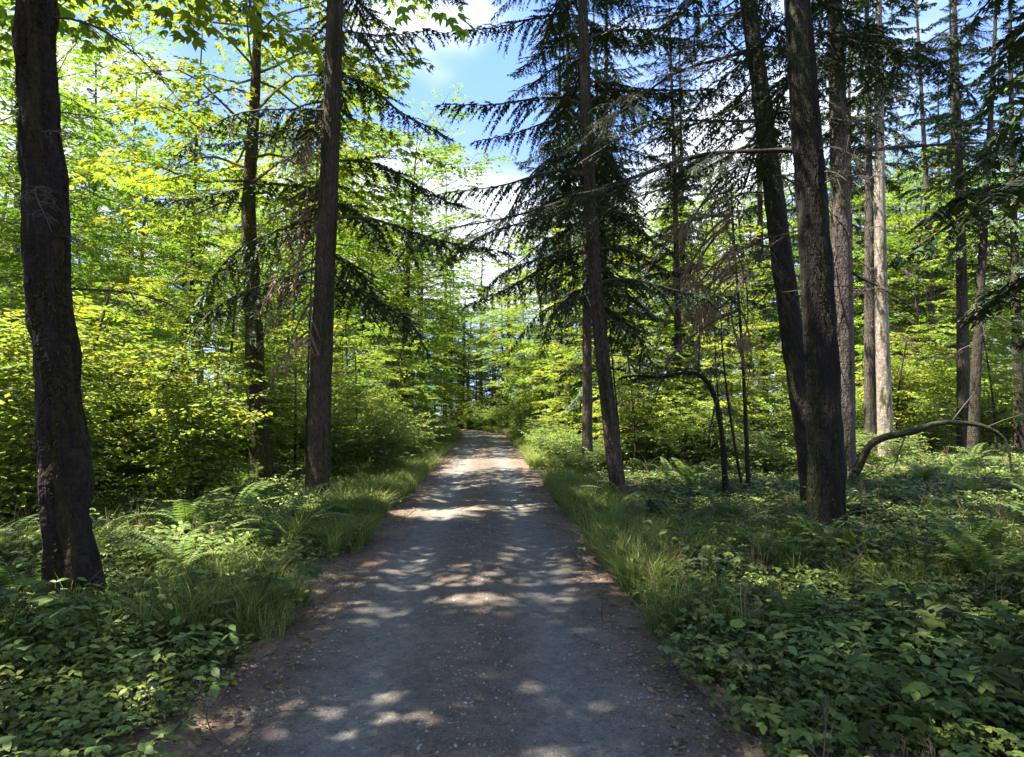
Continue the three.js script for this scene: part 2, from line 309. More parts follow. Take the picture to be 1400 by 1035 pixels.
const gravelMap = (() => { const N = tileNoise(64), K = tileNoise(65); return texture(1024, (u, v) => { const h = gravelHeight(u, v), st = smooth(0.8, 0.92, K(u, v, 130, 130)), dk = smooth(0.8, 0.9, K(u + 0.37, v, 95, 95)); const k = 0.62 + 0.34 * h + 0.12 * (N(u, v, 9, 9) - 0.5) + st * 0.16 - dk * 0.2; return [k, k * 0.985, k * 0.965]; }, true); })();
const gravelBump = texture(1024, (u, v) => { const h = gravelHeight(u, v); return [h, h, h]; });

function sheet(name, xs, zs, yOf, colOf, mat, uvScale) {
  const p = [], c = [], uv = [], idx = [];
  for (const z of zs) for (const x0 of xs) { const x = typeof x0 === 'function' ? x0(z) : x0, k = colOf(x, z); p.push(x, yOf(x, z), z); c.push(...k); uv.push(x / uvScale, z / uvScale); }
  const w = xs.length;
  for (let j = 0; j + 1 < zs.length; j++) for (let i = 0; i + 1 < w; i++) { const o = j * w + i; idx.push(o, o + 1, o + w + 1, o, o + w + 1, o + w); }
  const g = new THREE.BufferGeometry(); g.setAttribute('position', new THREE.Float32BufferAttribute(p, 3)); g.setAttribute('color', new THREE.Float32BufferAttribute(c, 3)); g.setAttribute('uv', new THREE.Float32BufferAttribute(uv, 2)); g.setIndex(idx); g.computeVertexNormals();
  if (g.attributes.normal.getY(0) < 0) { const ix = g.index.array; for (let k = 0; k < ix.length; k += 3) { const t = ix[k]; ix[k] = ix[k + 1]; ix[k + 1] = t; } g.computeVertexNormals(); }
  const m = new THREE.Mesh(g, mat); m.name = name; m.receiveShadow = true; m.castShadow = true; m.userData.kind = 'structure'; scene.add(m); return m;
}
function graded(lo, hi, fine, coarse, mid) { const out = []; let x = mid; while (x < hi) { out.push(x); x += mix(fine, coarse, smooth(4, 60, Math.abs(x - mid))); } out.push(hi); x = mid; while (x > lo) { x -= mix(fine, coarse, smooth(4, 60, Math.abs(x - mid))); out.push(Math.max(lo, x)); } return [...new Set(out)].sort((a, b) => a - b); }
{
  const floor = new THREE.MeshStandardMaterial({ vertexColors: true, roughness: 1, map: soil, bumpMap: soilBump, bumpScale: 0.03 });
  const near = graded(-260, 40, 0.16, 6, -8);
  sheet('forest_floor', graded(-220, 220, 0.14, 7, -0.2), near, groundY, (x, z) => {
    const m = smooth(-0.1, 0.25, fbm(x * 0.7, z * 0.7, 3, 4)), v = 1 + 0.5 * fbm(x * 2.2, z * 2.2, 5, 3), u = Math.abs(x - roadX(z)), e = smooth(2.6, 1.7, u);
    return [mix(mix(0.10, 0.05, m), 0.26, e) * v, mix(mix(0.075, 0.062, m), 0.2, e) * v, mix(mix(0.045, 0.022, m), 0.15, e) * v];
  }, floor, 1.7);
  const zs = []; for (let z = 6; z > -90; z -= mix(0.12, 0.6, smooth(8, 60, -z))) zs.push(z);
  const xs = []; for (let k = 0; k <= 44; k++) { const u = (k / 22 - 1) * 2.15; xs.push((z) => roadX(z) + u); }
  const road = new THREE.MeshStandardMaterial({ vertexColors: true, roughness: 0.95, map: gravelMap, bumpMap: gravelBump, bumpScale: 0.012 });
  sheet('gravel_road', xs, zs, roadY, (x, z) => {
    const u = x - roadX(z) + 0.3 * fbm(x * 0.8, z * 0.35, 9, 3), track = Math.max(Math.exp(-(((u - 0.8) / 0.36) ** 2)), Math.exp(-(((u + 0.8) / 0.42) ** 2)));
    const edge = smooth(1.15, 1.6, Math.abs(u) + 0.2 * fbm(x * 2, z * 1.2, 6, 3)), pat = clamp(0.5 + 1.3 * fbm(x * 1.7, z * 0.9, 12, 4)), v = 0.92 + 0.28 * fbm(x * 5, z * 4, 3, 3);
    const mid = [mix(0.29, 0.19, pat), mix(0.23, 0.155, pat), mix(0.175, 0.122, pat)], tr = [0.315, 0.31, 0.288], ed = [mix(0.38, 0.2, pat), mix(0.265, 0.138, pat), mix(0.19, 0.095, pat)];
    return [0, 1, 2].map((q) => mix(mix(mid[q], tr[q], track * 0.9), ed[q], edge * 0.9) * v);
  }, road, 1.3);
}

// ------------------------------------------------------------------ prototypes of trees
const MAPLE = [0.20, 0.305, 0.022], LIME = [0.27, 0.34, 0.024], SALMON = [0.19, 0.28, 0.03];
const GREY_BARK = [0.25, 0.22, 0.185], FIR_BARK = [0.17, 0.125, 0.095], MAPLE_BARK = [0.13, 0.095, 0.068];
const straight = (bx = 0, bz = 0, H = 20) => (y) => V(bx * (y / H) ** 2, y, bz * (y / H) ** 2);
function firProto(seed, H, r, y0, o = {}) {
  const ax = straight(o.bx ?? 0.3, o.bz ?? -0.2, H), pts = [], rad = [];
  for (let k = 0; k <= 8; k++) { const y = H * k / 8 - (k ? 0 : 0.2); pts.push(ax(Math.max(0, y)).setY(y)); rad.push(mix(r, 0.03, Math.pow(k / 8, 0.9))); }
  return { trunk: trunkGeo(pts, rad, { seed, sides: 12, step: 0.4, col: o.col ?? FIR_BARK, moss: o.moss ?? 0.1 }), ...coniferCrown(seed, ax, y0, H * 0.99, { gap: 0.2, ...o }), mat: o.mat ?? M.fir };
}
const firs = [firProto(11, 24, 0.26, 6, { reach: 2.9 }), firProto(12, 28, 0.32, 9, { reach: 3.2, col: GREY_BARK, bx: -0.4 }), firProto(13, 18, 0.18, 2.5, { reach: 2.6, low: 0.9 }), firProto(14, 26, 0.24, 9, { reach: 2.6, gap: 0.34, col: GREY_BARK }), firProto(15, 11, 0.11, 1.2, { reach: 2.1, low: 1, gap: 0.15 })];
function mapleProto(seed, H, r, y0, o) {
  const ax = straight(o.bx ?? 0.5, o.bz ?? 0.4, H), pts = [], rad = [];
  for (let k = 0; k <= 7; k++) { const y = H * 0.93 * k / 7 - (k ? 0 : 0.2); pts.push(ax(Math.max(0, y)).setY(y)); rad.push(mix(r, 0.03, k / 7)); }
  return { trunk: trunkGeo(pts, rad, { seed, sides: 12, step: 0.4, col: o.trunk ?? MAPLE_BARK, moss: 0.35 }), ...broadCrown(seed, ax, y0, H * 0.9, o), mat: M.maple };
}
const mapleOpts = { limbs: 34, reach: 4.6, twigGap: 0.24, twig: 1.5, gap: 0.06, leaf: 0.2, wide: 1.0, lobed: true, col: MAPLE, spread: 0.4 };
const maples = [mapleProto(21, 15, 0.2, 3.2, mapleOpts), mapleProto(22, 17, 0.24, 5.5, { ...mapleOpts, limbs: 38, reach: 5.2, bx: -0.6 }), mapleProto(23, 13, 0.15, 2.4, { ...mapleOpts, limbs: 34, reach: 4.0, col: LIME })];
const saplingOpts = { limbs: 22, reach: 2.1, twigGap: 0.15, twig: 0.9, gap: 0.045, leaf: 0.14, wide: 0.95, lobed: true, col: LIME, spread: 0.4, limbR: 0.018, rise: 0.35, arch: 0.45 };
const saplings = [mapleProto(31, 5.2, 0.045, 1.0, saplingOpts), mapleProto(32, 6.5, 0.05, 1.6, { ...saplingOpts, limbs: 26, reach: 2.4, col: MAPLE })];
const shrubs = [
  shrubGeo(41, { stems: 22, h: 2.1, r: 1.3, twig: 0.65, twigGap: 0.11, gap: 0.036, leaf: 0.115, wide: 0.66, col: SALMON }),
  shrubGeo(42, { stems: 24, h: 2.8, r: 1.5, twig: 0.8, twigGap: 0.13, gap: 0.038, leaf: 0.12, wide: 0.62, col: [0.21, 0.295, 0.028] }),
  shrubGeo(43, { stems: 20, h: 1.3, r: 1.1, twig: 0.55, twigGap: 0.09, gap: 0.034, leaf: 0.1, wide: 0.7, col: [0.165, 0.25, 0.03] }),
  shrubGeo(44, { stems: 22, h: 3.6, r: 1.8, twig: 1.0, twigGap: 0.15, gap: 0.042, leaf: 0.14, wide: 0.6, col: LIME, sag: 0.25 }),
];
const occupied = [], landmarks = [];
const by = (x, z, most = 7) => { let best = null, d0 = most; for (const [a, b, w] of landmarks) { const d = Math.hypot(a - x, b - z); if (d < d0) { d0 = d; best = w; } } return best; };
function tree(name, label, proto, x, z, { s = 1, turn = 0, group, lean = 0 } = {}) {
  const g = thing(name, label, 'tree', V(x, groundY(x, z) - 0.05, z), group);
  g.rotation.set(lean, turn, lean * 0.7); g.scale.setScalar(s);
  part('trunk', proto.trunk, proto.mat, g);
  part('crown', proto.leaves ?? proto.needles, proto.leaves ? M.leaf : M.needle, g, 'stuff');
  part('limbs', proto.wood, M.twig, g, 'stuff');
  occupied.push([x, z]);
  return g;
}
function shrub(label, k, x, z, s, turn, group) {
  const g = thing('shrub', label, 'shrub', V(x, groundY(x, z) - 0.03, z), group); g.rotation.y = turn; g.scale.set(s, s * 1.0, s);
  part('foliage', shrubs[k].leaves, M.leaf, g, 'stuff'); part('stems', shrubs[k].wood, M.twig, g, 'stuff');
  return g;
}

// ------------------------------------------------------------------ the trees one can pick out in the photograph
// path: photo points from the base up at one depth; continued upwards to full height
function pathTree(name, label, path, depth, H, width, o) {
  const base = onGround(path[0][0], path[0][1]); const d = depth ?? -base.z;
  const w = path.map(([px, py]) => at(px, py, d)); w[0].y = groundY(w[0].x, w[0].z);
  const g = thing(name, label, 'tree', w[0].clone(), o.group), pts = w.map((p) => p.clone().sub(w[0]));
  const a = pts[pts.length - 2], b = pts[pts.length - 1], sl = b.clone().sub(a).divideScalar(b.y - a.y);
  if (H > b.y + 1) for (const f of [0.25, 0.5, 0.75, 1]) { const y = mix(b.y, H, f), e = (y - b.y); pts.push(V(b.x + sl.x * e * (1 - 0.3 * f), y, b.z + (o.dz ?? 0) * e)); }
  pts[0].y -= 0.25;
  const rad = pts.map((p) => width / 2 * mix(1, 0.12, clamp(p.y / H)));
  const geo = trunkGeo(pts, rad, { sides: 44, step: 0.09, ...o.trunk });
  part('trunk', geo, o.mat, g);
  const samples = []; for (let k = 0; k <= 120; k++) samples.push(geo.userData.curve.getPoint(k / 120));
  const axis = (y) => { for (let k = 1; k < samples.length; k++) if (samples[k].y >= y) { const p = samples[k - 1], q = samples[k]; return p.clone().lerp(q, clamp((y - p.y) / Math.max(1e-4, q.y - p.y))); } return samples[samples.length - 1].clone(); };
  g.userData.axis = undefined; delete g.userData.axis;
  occupied.push([w[0].x, w[0].z]); if (o.mark) landmarks.push([w[0].x, w[0].z, o.mark]);
  return { g, axis, H, base: w[0], rad: (y) => width / 2 * mix(1, 0.12, clamp(y / H)) };
}
function addCrown(t, c, mat) { part('crown', c.leaves ?? c.needles, mat, t.g, 'stuff'); part('limbs', c.wood, M.twig, t.g, 'stuff'); }
function deadBranches(t, seed, n, y0, y1, len, azOf, pitch = -0.2, set = deadGeos) {
  const R = rng(seed);
  for (let k = 0; k < n; k++) { const y = mix(y0, y1, (k + R()) / n), m = part('dead_branch', set[k % 4], M.twig, t.g), az = azOf ? azOf(R) : R() * 6.283, p = t.axis(y); m.position.copy(p).add(V(Math.cos(az) * t.rad(y) * 0.7, 0, -Math.sin(az) * t.rad(y) * 0.7)); m.rotation.order = 'YZX'; m.rotation.set(R.g() * 0.5, az, pitch + R.g() * 0.4); m.scale.setScalar(len / 1.6 * R.r(0.45, 1.3)); }
}
function mossTufts(t, seed, n, y0, y1, col, size = 0.05) { // shaggy moss standing off the bark
  const R = rng(seed), mb = new MB();
  for (let k = 0; k < n; k++) {
    const y = mix(y0, y1, R()), a = R() * 6.283; if (fbm(Math.cos(a) * 1.3 + seed, y * 0.7, Math.sin(a) * 1.3, 3) < 0.02) continue;
    const p = t.axis(y), r = t.rad(y) * 1.0, o = V(Math.cos(a), 0, Math.sin(a)), l = size * R.r(0.4, 1.5), w = l * 0.28, c = tint(R, col, 0.35, 0.25), tip = l * R.r(0.3, 1), dn = l * R.r(-0.4, 1.1);
    p.addScaledVector(o, r);
    mb.t(mb.v(p.x + o.z * w, p.y, p.z - o.x * w, c), mb.v(p.x - o.z * w, p.y, p.z + o.x * w, c), mb.v(p.x + o.x * tip, p.y - dn, p.z + o.z * tip, c));
  }
  part('moss', mb.geo(), M.moss, t.g, 'stuff');
}
const facing = (top) => (az, y) => y < top && Math.sin(az) < -0.45;
const leftward = (R) => Math.PI + R.g() * 1.0, rightward = (R) => R.g() * 1.0, anyway = (R) => R() * 6.283;

// left of the road
{
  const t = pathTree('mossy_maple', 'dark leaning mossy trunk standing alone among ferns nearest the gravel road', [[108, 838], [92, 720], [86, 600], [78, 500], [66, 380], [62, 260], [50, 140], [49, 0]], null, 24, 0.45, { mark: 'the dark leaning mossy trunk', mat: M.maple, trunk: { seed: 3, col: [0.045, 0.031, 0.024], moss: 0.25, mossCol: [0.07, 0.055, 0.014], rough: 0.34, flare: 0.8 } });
  addCrown(t, broadCrown(201, t.axis, 7.6, 22.5, { ...mapleOpts, limbs: 46, reach: 5.2 }), M.leaf);
  mossTufts(t, 901, 16000, 0.05, 7, [0.05, 0.045, 0.014], 0.035);
  deadBranches(t, 5, 7, 3.0, 6.4, 1.1, rightward, -0.1);
  const u = pathTree('mossy_maple', 'mossy maple trunk with swollen foot and bright green crown', [[362, 668], [350, 540], [346, 420], [340, 290], [348, 150], [352, 40]], null, 17, 0.56, { mark: 'the maple with the swollen foot', mat: M.maple, trunk: { seed: 8, col: [0.10, 0.066, 0.042], moss: 0.5, rough: 0.2, flare: 0.75, mossCol: [0.12, 0.115, 0.018] } });
  addCrown(u, broadCrown(202, u.axis, 7.4, 15.5, { ...mapleOpts, limbs: 36, reach: 5.2, col: LIME, arch: 0.34 }), M.leaf);
  mossTufts(u, 902, 14000, 0.05, 9, [0.11, 0.10, 0.02], 0.045);
  deadBranches(u, 6, 4, 5.5, 8, 1.3, leftward);
  const f = pathTree('tall_fir', 'straight grey-barked fir with drooping dead branches beside the gravel road', [[434, 694], [438, 540], [444, 380], [452, 190], [458, 20]], null, 33, 0.5, { mark: 'the grey-barked roadside fir', mat: M.fir, trunk: { seed: 12, col: [0.20, 0.155, 0.12], moss: 0.14, rough: 0.08, flare: 0.3 } });
  addCrown(f, coniferCrown(203, f.axis, 5.0, 32, { reach: 3.8, low: 1, gap: 0.17, set: boughs, skip: 0.15, avoid: facing(12) }), M.needle);
  deadBranches(f, 7, 26, 3.6, 9.0, 1.5, leftward, -0.6, tanGeos);
  const s = pathTree('thin_sapling', 'thin dark bare stem standing close beside the grey-barked fir', [[417, 672], [420, 560], [424, 420], [430, 300]], null, 9, 0.085, { mat: M.maple, trunk: { seed: 14, sides: 10, col: [0.08, 0.065, 0.05], flare: 0.2 } });
  deadBranches(s, 8, 6, 2.5, 6, 0.7, anyway, 0.2);
}
// right of the road
{
  const a = pathTree('roadside_fir', 'slim straight fir trunk just behind the curved fir at the road edge', [[803, 652], [803, 520], [802, 380], [800, 200], [798, 40]], null, 24, 0.34, { mat: M.fir, trunk: { seed: 21, col: [0.24, 0.2, 0.165], moss: 0.1 } });
  addCrown(a, coniferCrown(301, a.axis, 5.6, 23.5, { reach: 3.2, gap: 0.15, set: boughs }), M.needle);
  deadBranches(a, 31, 10, 3, 7, 1.0, anyway);
  const b = pathTree('roadside_fir', 'curved fir with flaking bark and low hanging boughs at the road edge', [[848, 686], [832, 560], [818, 430], [808, 280], [800, 120], [797, 0]], null, 25, 0.37, { mark: 'the curved roadside fir', mat: M.fir, trunk: { seed: 23, col: [0.22, 0.17, 0.13], moss: 0.12, rough: 0.07 } });
  addCrown(b, coniferCrown(302, b.axis, 4.4, 24, { avoid: facing(12), reach: 4.3, low: 0.75, gap: 0.12, set: boughs, skip: 0.05 }), M.needle);
  deadBranches(b, 32, 12, 2.6, 5, 1.1, anyway);
  pathTree('thin_sapling', 'thin leaning bare stem rising against the curved roadside fir', [[853, 682], [846, 590], [838, 500]], null, 6, 0.06, { mat: M.maple, trunk: { seed: 24, sides: 10, col: [0.09, 0.07, 0.05], flare: 0.1 } });
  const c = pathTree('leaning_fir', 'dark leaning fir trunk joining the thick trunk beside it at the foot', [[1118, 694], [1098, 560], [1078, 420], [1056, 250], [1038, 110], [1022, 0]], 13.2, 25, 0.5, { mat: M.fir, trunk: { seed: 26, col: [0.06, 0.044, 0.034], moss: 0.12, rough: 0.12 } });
  addCrown(c, coniferCrown(303, c.axis, 7.5, 24, { avoid: facing(13), reach: 4.2, low: 1, gap: 0.2, set: thinBoughs, skip: 0.1 }), M.needle);
  deadBranches(c, 33, 22, 4.2, 9, 1.9, anyway, -0.15);
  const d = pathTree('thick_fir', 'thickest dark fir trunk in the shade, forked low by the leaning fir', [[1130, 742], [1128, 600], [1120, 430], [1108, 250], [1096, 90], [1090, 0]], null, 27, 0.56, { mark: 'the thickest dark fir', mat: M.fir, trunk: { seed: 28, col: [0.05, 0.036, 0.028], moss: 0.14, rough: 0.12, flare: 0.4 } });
  addCrown(d, coniferCrown(304, d.axis, 7.6, 26, { avoid: facing(12), reach: 3.9, low: 0.9, gap: 0.2, set: boughs, skip: 0.1 }), M.needle);
  mossTufts(d, 903, 8000, 0.05, 8, [0.04, 0.038, 0.013], 0.03);
  deadBranches(d, 34, 8, 3.4, 7, 1.3, anyway, -0.1);
  const e = pathTree('grey_fir', 'pale grey furrowed fir trunk right behind the thickest dark trunk', [[1152, 662], [1152, 500], [1150, 320], [1146, 160], [1142, 40]], null, 29, 0.68, { mark: 'the pale furrowed fir', mat: M.fir, trunk: { seed: 30, col: [0.26, 0.23, 0.2], moss: 0.1, rough: 0.05 } });
  addCrown(e, coniferCrown(305, e.axis, 10, 28, { reach: 3.4, gap: 0.2, set: boughs }), M.needle);
  deadBranches(e, 35, 10, 4.5, 10, 1.6, anyway);
  const specs = [
    ['tall grey fir trunk in the sunlit grove behind the pale furrowed fir', [[1190, 620], [1189, 450], [1188, 250], [1186, 90]], 26, 0.26, 36, 28],
    ['whitish sunlit trunk standing beside the fallen mossy bough', [[1212, 628], [1206, 450], [1203, 280], [1202, 120]], 27, 0.29, 37, 25],
    ['slender dark-barked fir with short dead stubs deep in the fir grove', [[1318, 620], [1316, 440], [1312, 260], [1308, 120]], 25, 0.27, 38, 27],
    ['thin dark trunk leaning away from its slender neighbour in the fir grove', [[1328, 620], [1338, 440], [1350, 240], [1358, 90]], 22, 0.2, 39, 24.5],
  ];
  specs.forEach(([label, path, H, w, seed, depth], k) => {
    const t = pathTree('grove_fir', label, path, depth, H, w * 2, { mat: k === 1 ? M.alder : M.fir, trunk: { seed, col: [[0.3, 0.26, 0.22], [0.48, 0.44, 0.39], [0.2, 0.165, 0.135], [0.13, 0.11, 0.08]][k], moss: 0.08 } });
    addCrown(t, coniferCrown(310 + k, t.axis, [12, 13, 8, 8.5][k], H * 0.98, { reach: 3.0, gap: 0.3 }), M.needle);
    deadBranches(t, 40 + k, 14, 4, 12, 1.5, anyway, 0);
  });
  // dead spindly stems hung with twigs
  const stems = [
    ['dead stem with a skirt of brown drooping twigs near the leaning fir', [[1024, 684], [1016, 500], [1006, 360], [998, 232]], 8.4, 0.12],
    ['crooked dead stem hung with moss below the brown drooping twigs', [[1018, 668], [1000, 580], [988, 480], [984, 380]], 6, 0.085],
    ['short thin dead stem standing where the arched mossy bough comes down', [[990, 668], [984, 580], [978, 480], [976, 400]], 5, 0.06],
  ];
  stems.forEach(([label, path, H, w], k) => {
    const t = pathTree('dead_stem', label, path, 15.8 + k * 0.35, H, w, { mat: M.maple, mark: k ? null : 'the dead stems', trunk: { seed: 50 + k, sides: 10, col: [0.075, 0.06, 0.045], moss: 0.25, flare: 0.15, rough: 0.1 } });
    deadBranches(t, 60 + k, [26, 12, 7][k], [4.2, 1.5, 1.2][k], [8, 5.4, 4.5][k], [2.5, 0.8, 0.6][k], k ? anyway : (R) => Math.PI + R.g() * 1.3, k ? -0.5 : -0.5, k ? deadGeos : tanGeos);
  });
}
// single limbs that stand out against the sky; each belongs to its tree
function addLimb(owner, label, photo, r0, seed, sprays, size = 0.6) {
  const g0 = scene.children.find((o) => o.name === owner), b = g0.position, pts = photo.map(([x, y, d]) => at(x, y, d).sub(b));
  const limb = part('limb', trunkGeo(pts, pts.map((_, k) => mix(r0, r0 * 0.15, k / (pts.length - 1))), { seed, sides: 8, step: 0.15, flare: 0, rough: 0.25, col: [0.065, 0.052, 0.04], moss: 0.2 }), M.maple, g0);
  limb.userData.label = label;
  const mb = new MB(), wd = new MB(), R = rng(seed + 1), cv = new THREE.CatmullRomCurve3(pts), dir = pts[pts.length - 1].clone().sub(pts[0]), yaw = Math.atan2(-dir.z, dir.x);
  for (let k = 0; k < sprays; k++) { const s = thinBoughs[k % 3], m = place(cv.getPoint(R.r(0.2, 1)), yaw + R.g() * 1.3, -0.35 + R.g() * 0.3, R.r(0.4, 1) * size); mb.add(s.nd, m); wd.add(s.w, m); }
  if (sprays) { part('foliage', mb.geo(), M.needle, limb, 'stuff'); part('twigs', wd.geo(), M.twig, limb, 'stuff'); }
}
addLimb('thick_fir', 'long bare limb reaching over the road', [[1104, 205, 10.6], [1050, 206, 10.8], [960, 212, 11.3], [880, 238, 11.9], [800, 264, 12.6], [700, 296, 13.4], [620, 312, 14], [560, 330, 14.5]], 0.05, 71, 44);
addLimb('leaning_fir', 'thin limb sloping down towards the road', [[1034, 66, 13.2], [1000, 76, 13.1], [922, 101, 12.9], [860, 145, 12.7], [800, 190, 12.5]], 0.045, 73, 30, 0.5);
addLimb('leaning_fir', 'short limb rising steeply', [[1030, 84, 13.2], [1000, 60, 13.3], [970, 24, 13.4], [946, -20, 13.5]], 0.035, 75, 6, 0.4);
addLimb('grey_fir', 'bare limb slanting down to the grove', [[1156, 368, 18.2], [1190, 386, 18], [1226, 406, 17.8], [1262, 432, 17.6]], 0.05, 77, 0);
addLimb('grey_fir', 'dark limb rising away from the road', [[1150, 150, 18.2], [1208, 106, 18], [1275, 53, 17.8], [1330, 20, 17.6]], 0.06, 79, 26, 0.7);
addLimb('grey_fir', 'level dark limb spreading through the grove', [[1150, 210, 18.2], [1251, 200, 18.4], [1352, 196, 18.6], [1420, 205, 18.8]], 0.06, 81, 24, 0.7);
console.log('main trees done');

// ------------------------------------------------------------------ the forest behind and round about
const FAR = 'trees of the wood behind the roadside trees';
const farLabel = { fir: 'dark green fir in the wood', maple: 'bright green maple in the wood' };
{
  const put = (kind, k, x, z, s, turn, label, group) => tree(kind === 'fir' ? 'fir_tree' : 'maple_tree', label ?? farLabel[kind] + (by(x, z, 12) ? `, behind ${by(x, z, 12)}` : x < -3.5 ? ' on the maple side' : z < -62 && x < 9 ? ' where the road turns' : ' on the fir side'), (kind === 'fir' ? firs : maples)[k], x, z, { s, turn, group: group ?? FAR + (by(x, z, 12) ?? (x < -3.5 ? ' maple side' : z < -62 && x < 9 ? ' road bend' : ' fir side')) });
  // left: maples, lit from behind
  [[0, -16, -19, 1], [1, -17, -25, 1], [2, -14.5, -34, 1.1], [1, -21, -30, 1.1], [2, -7.2, -39, 1.05], [0, -13, -43, 1.2], [1, -22, -42, 1.2], [2, -19, -18, 1], [1, -8.6, -33.5, 1.1], [1, -5.2, -41, 1.2], [0, -5.6, -47, 1.0], [1, -6.5, -57, 1.1], [0, -28, -38, 1.2], [2, -18, -55, 1.3], [1, -30, -55, 1.4]].forEach(([k, x, z, s], i) => put('maple', k, x, z, s, i * 1.7));
  [[0, -17, -38, 1], [1, -10.5, -47, 1.1], [2, -24, -26, 1.1], [0, -26, -48, 1.1], [1, -15, -64, 1.2], [0, -7, -70, 1.2]].forEach(([k, x, z, s], i) => put('fir', k, x, z, s, i * 2.1));
  // straight ahead where the road bends away
  [[0, -3.4, -86, 1.4], [2, -1.2, -74, 0.9], [0, 2.5, -70, 1.1], [2, 6, -66, 1], [1, -2.5, -84, 1.1], [2, 1, -80, 1.2], [0, -6.5, -82, 1.1]].forEach(([k, x, z, s], i) => put('maple', k, x, z, s * 0.85, i * 2.3));
  [[0, -1, -95, 1.2], [0, 3.4, -99, 1.2], [0, -5.5, -101, 1.2], [2, 0.8, -88, 1.1], [2, -2.6, -72, 0.8], [2, -4.3, -79, 1.1], [2, 4.2, -74, 0.9], [4, -0.5, -76, 1], [2, -4, -92, 1], [0, 8.5, -80, 1.1]].forEach(([k, x, z, s], i) => put('fir', k, x, z, s, i * 1.3));
  // right: firs in open ranks with maples between
  const R = rng(77), firSpots = [];
  for (let k = 0; k < 400 && firSpots.length < 44; k++) { const d = R.r(24, 85), x = R.r(3.8, 5 + d * 0.82), z = -d; if (firSpots.every(([a, b]) => Math.hypot(a - x, b - z) > 4.2) && occupied.every(([a, b]) => Math.hypot(a - x, b - z) > 2.6) && x > roadX(z) + 4) firSpots.push([x, z]); }
  [[2, 4.7, -26.5, 1.15], [2, 5.8, -32.5, 1.3], [0, 4.6, -37, 1.15]].forEach(([k, x, z, s], i) => put('fir', k, x, z, s, i * 2));
  firSpots.forEach(([x, z], i) => put('fir', [3, 1, 0, 3, 2][i % 5], x, z, R.r(0.85, 1.2), R() * 6.28));
  [[2, 5.2, -30, 0.8], [0, 7.5, -36, 0.9], [2, 12, -32, 0.8], [0, 5.5, -44, 1], [2, 10, -47, 1.1], [1, 17, -42, 1], [0, 24, -36, 1], [2, 4.2, -52, 1.1], [1, 4.8, -62, 1.1], [1, 13, -58, 1.2], [0, 22, -55, 1.3], [2, 32, -46, 1.3], [1, 36, -60, 1.4], [0, 20, -72, 1.4], [1, 44, -58, 1.4], [2, 17, -50, 1.3], [0, 27, -50, 1.3], [2, 29, -43, 1.2], [2, 34, -52, 1.4], [0, 39, -47, 1.3], [2, 23, -45, 1.2]].forEach(([k, x, z, s], i) => put('maple', k, x, z, s, i * 1.1));
}
{ // deeper wood that closes the view
  const R = rng(79), spots = [];
  for (let k = 0; k < 3000 && spots.length < 84; k++) { const d = R.r(48, 102), x = R.r(-0.95, 0.95) * d, z = -d; if (Math.abs(x - roadX(z)) < 6 && d < 66) continue; if (d < 72 && Math.abs(x) < 14) continue; if (!spots.every(([a, b]) => Math.hypot(a - x, b - z) > 5.5)) continue; spots.push([x, z]); }
  spots.forEach(([x, z], i) => { const fir = x > 0 ? i % 2 === 0 : i % 3 === 0; tree(fir ? 'fir_tree' : 'maple_tree', fir ? 'distant fir in the deep wood that closes the view' : 'distant leafy maple in the deep wood that closes the view', fir ? firs[[0, 2, 1][i % 3]] : maples[i % 3], x, z, { s: R.r(1.1, 1.5), turn: R() * 6.28, group: 'trees of the deep wood' }); });
}
{ // beside and behind the viewer: the trees whose shade lies over the foreground
  const G = 'trees beside the shaded stretch of road';
  const L = { fir: 'tall fir beside the shaded stretch of road, casting shade on it', maple: 'leafy maple beside the shaded stretch of road, casting shade on it' };
  [['maple', 1, -10, -3.5, 1.05], ['maple', 0, -9.5, 2.5, 1.1], ['fir', 0, -7.2, -0.5, 1], ['fir', 1, -14, 0.5, 1], ['fir', 0, 8.5, -2.5, 1], ['fir', 2, 12.5, -8, 1], ['fir', 0, 4.8, 3.5, 1], ['fir', 1, 4.9, -5.2, 0.62], ['fir', 3, -4.6, -3.7, 1], ['fir', 3, -6.4, -5.2, 0.95], ['fir', 0, 3.3, -3.4, 1.1], ['fir', 1, -8.3, -10.6, 1.25], ['fir', 2, 7.6, -6.4, 1.3], ['fir', 2, 10.2, -9.6, 1.3], ['fir', 0, 6.4, -0.8, 1.1], ['fir', 0, 0.2, 4.2, 1.1]].forEach(([kind, k, x, z, s], i) => tree(kind === 'fir' ? 'fir_tree' : 'maple_tree', L[kind], (kind === 'fir' ? firs : maples)[k], x, z, { s, turn: i * 1.9, group: G }));
}
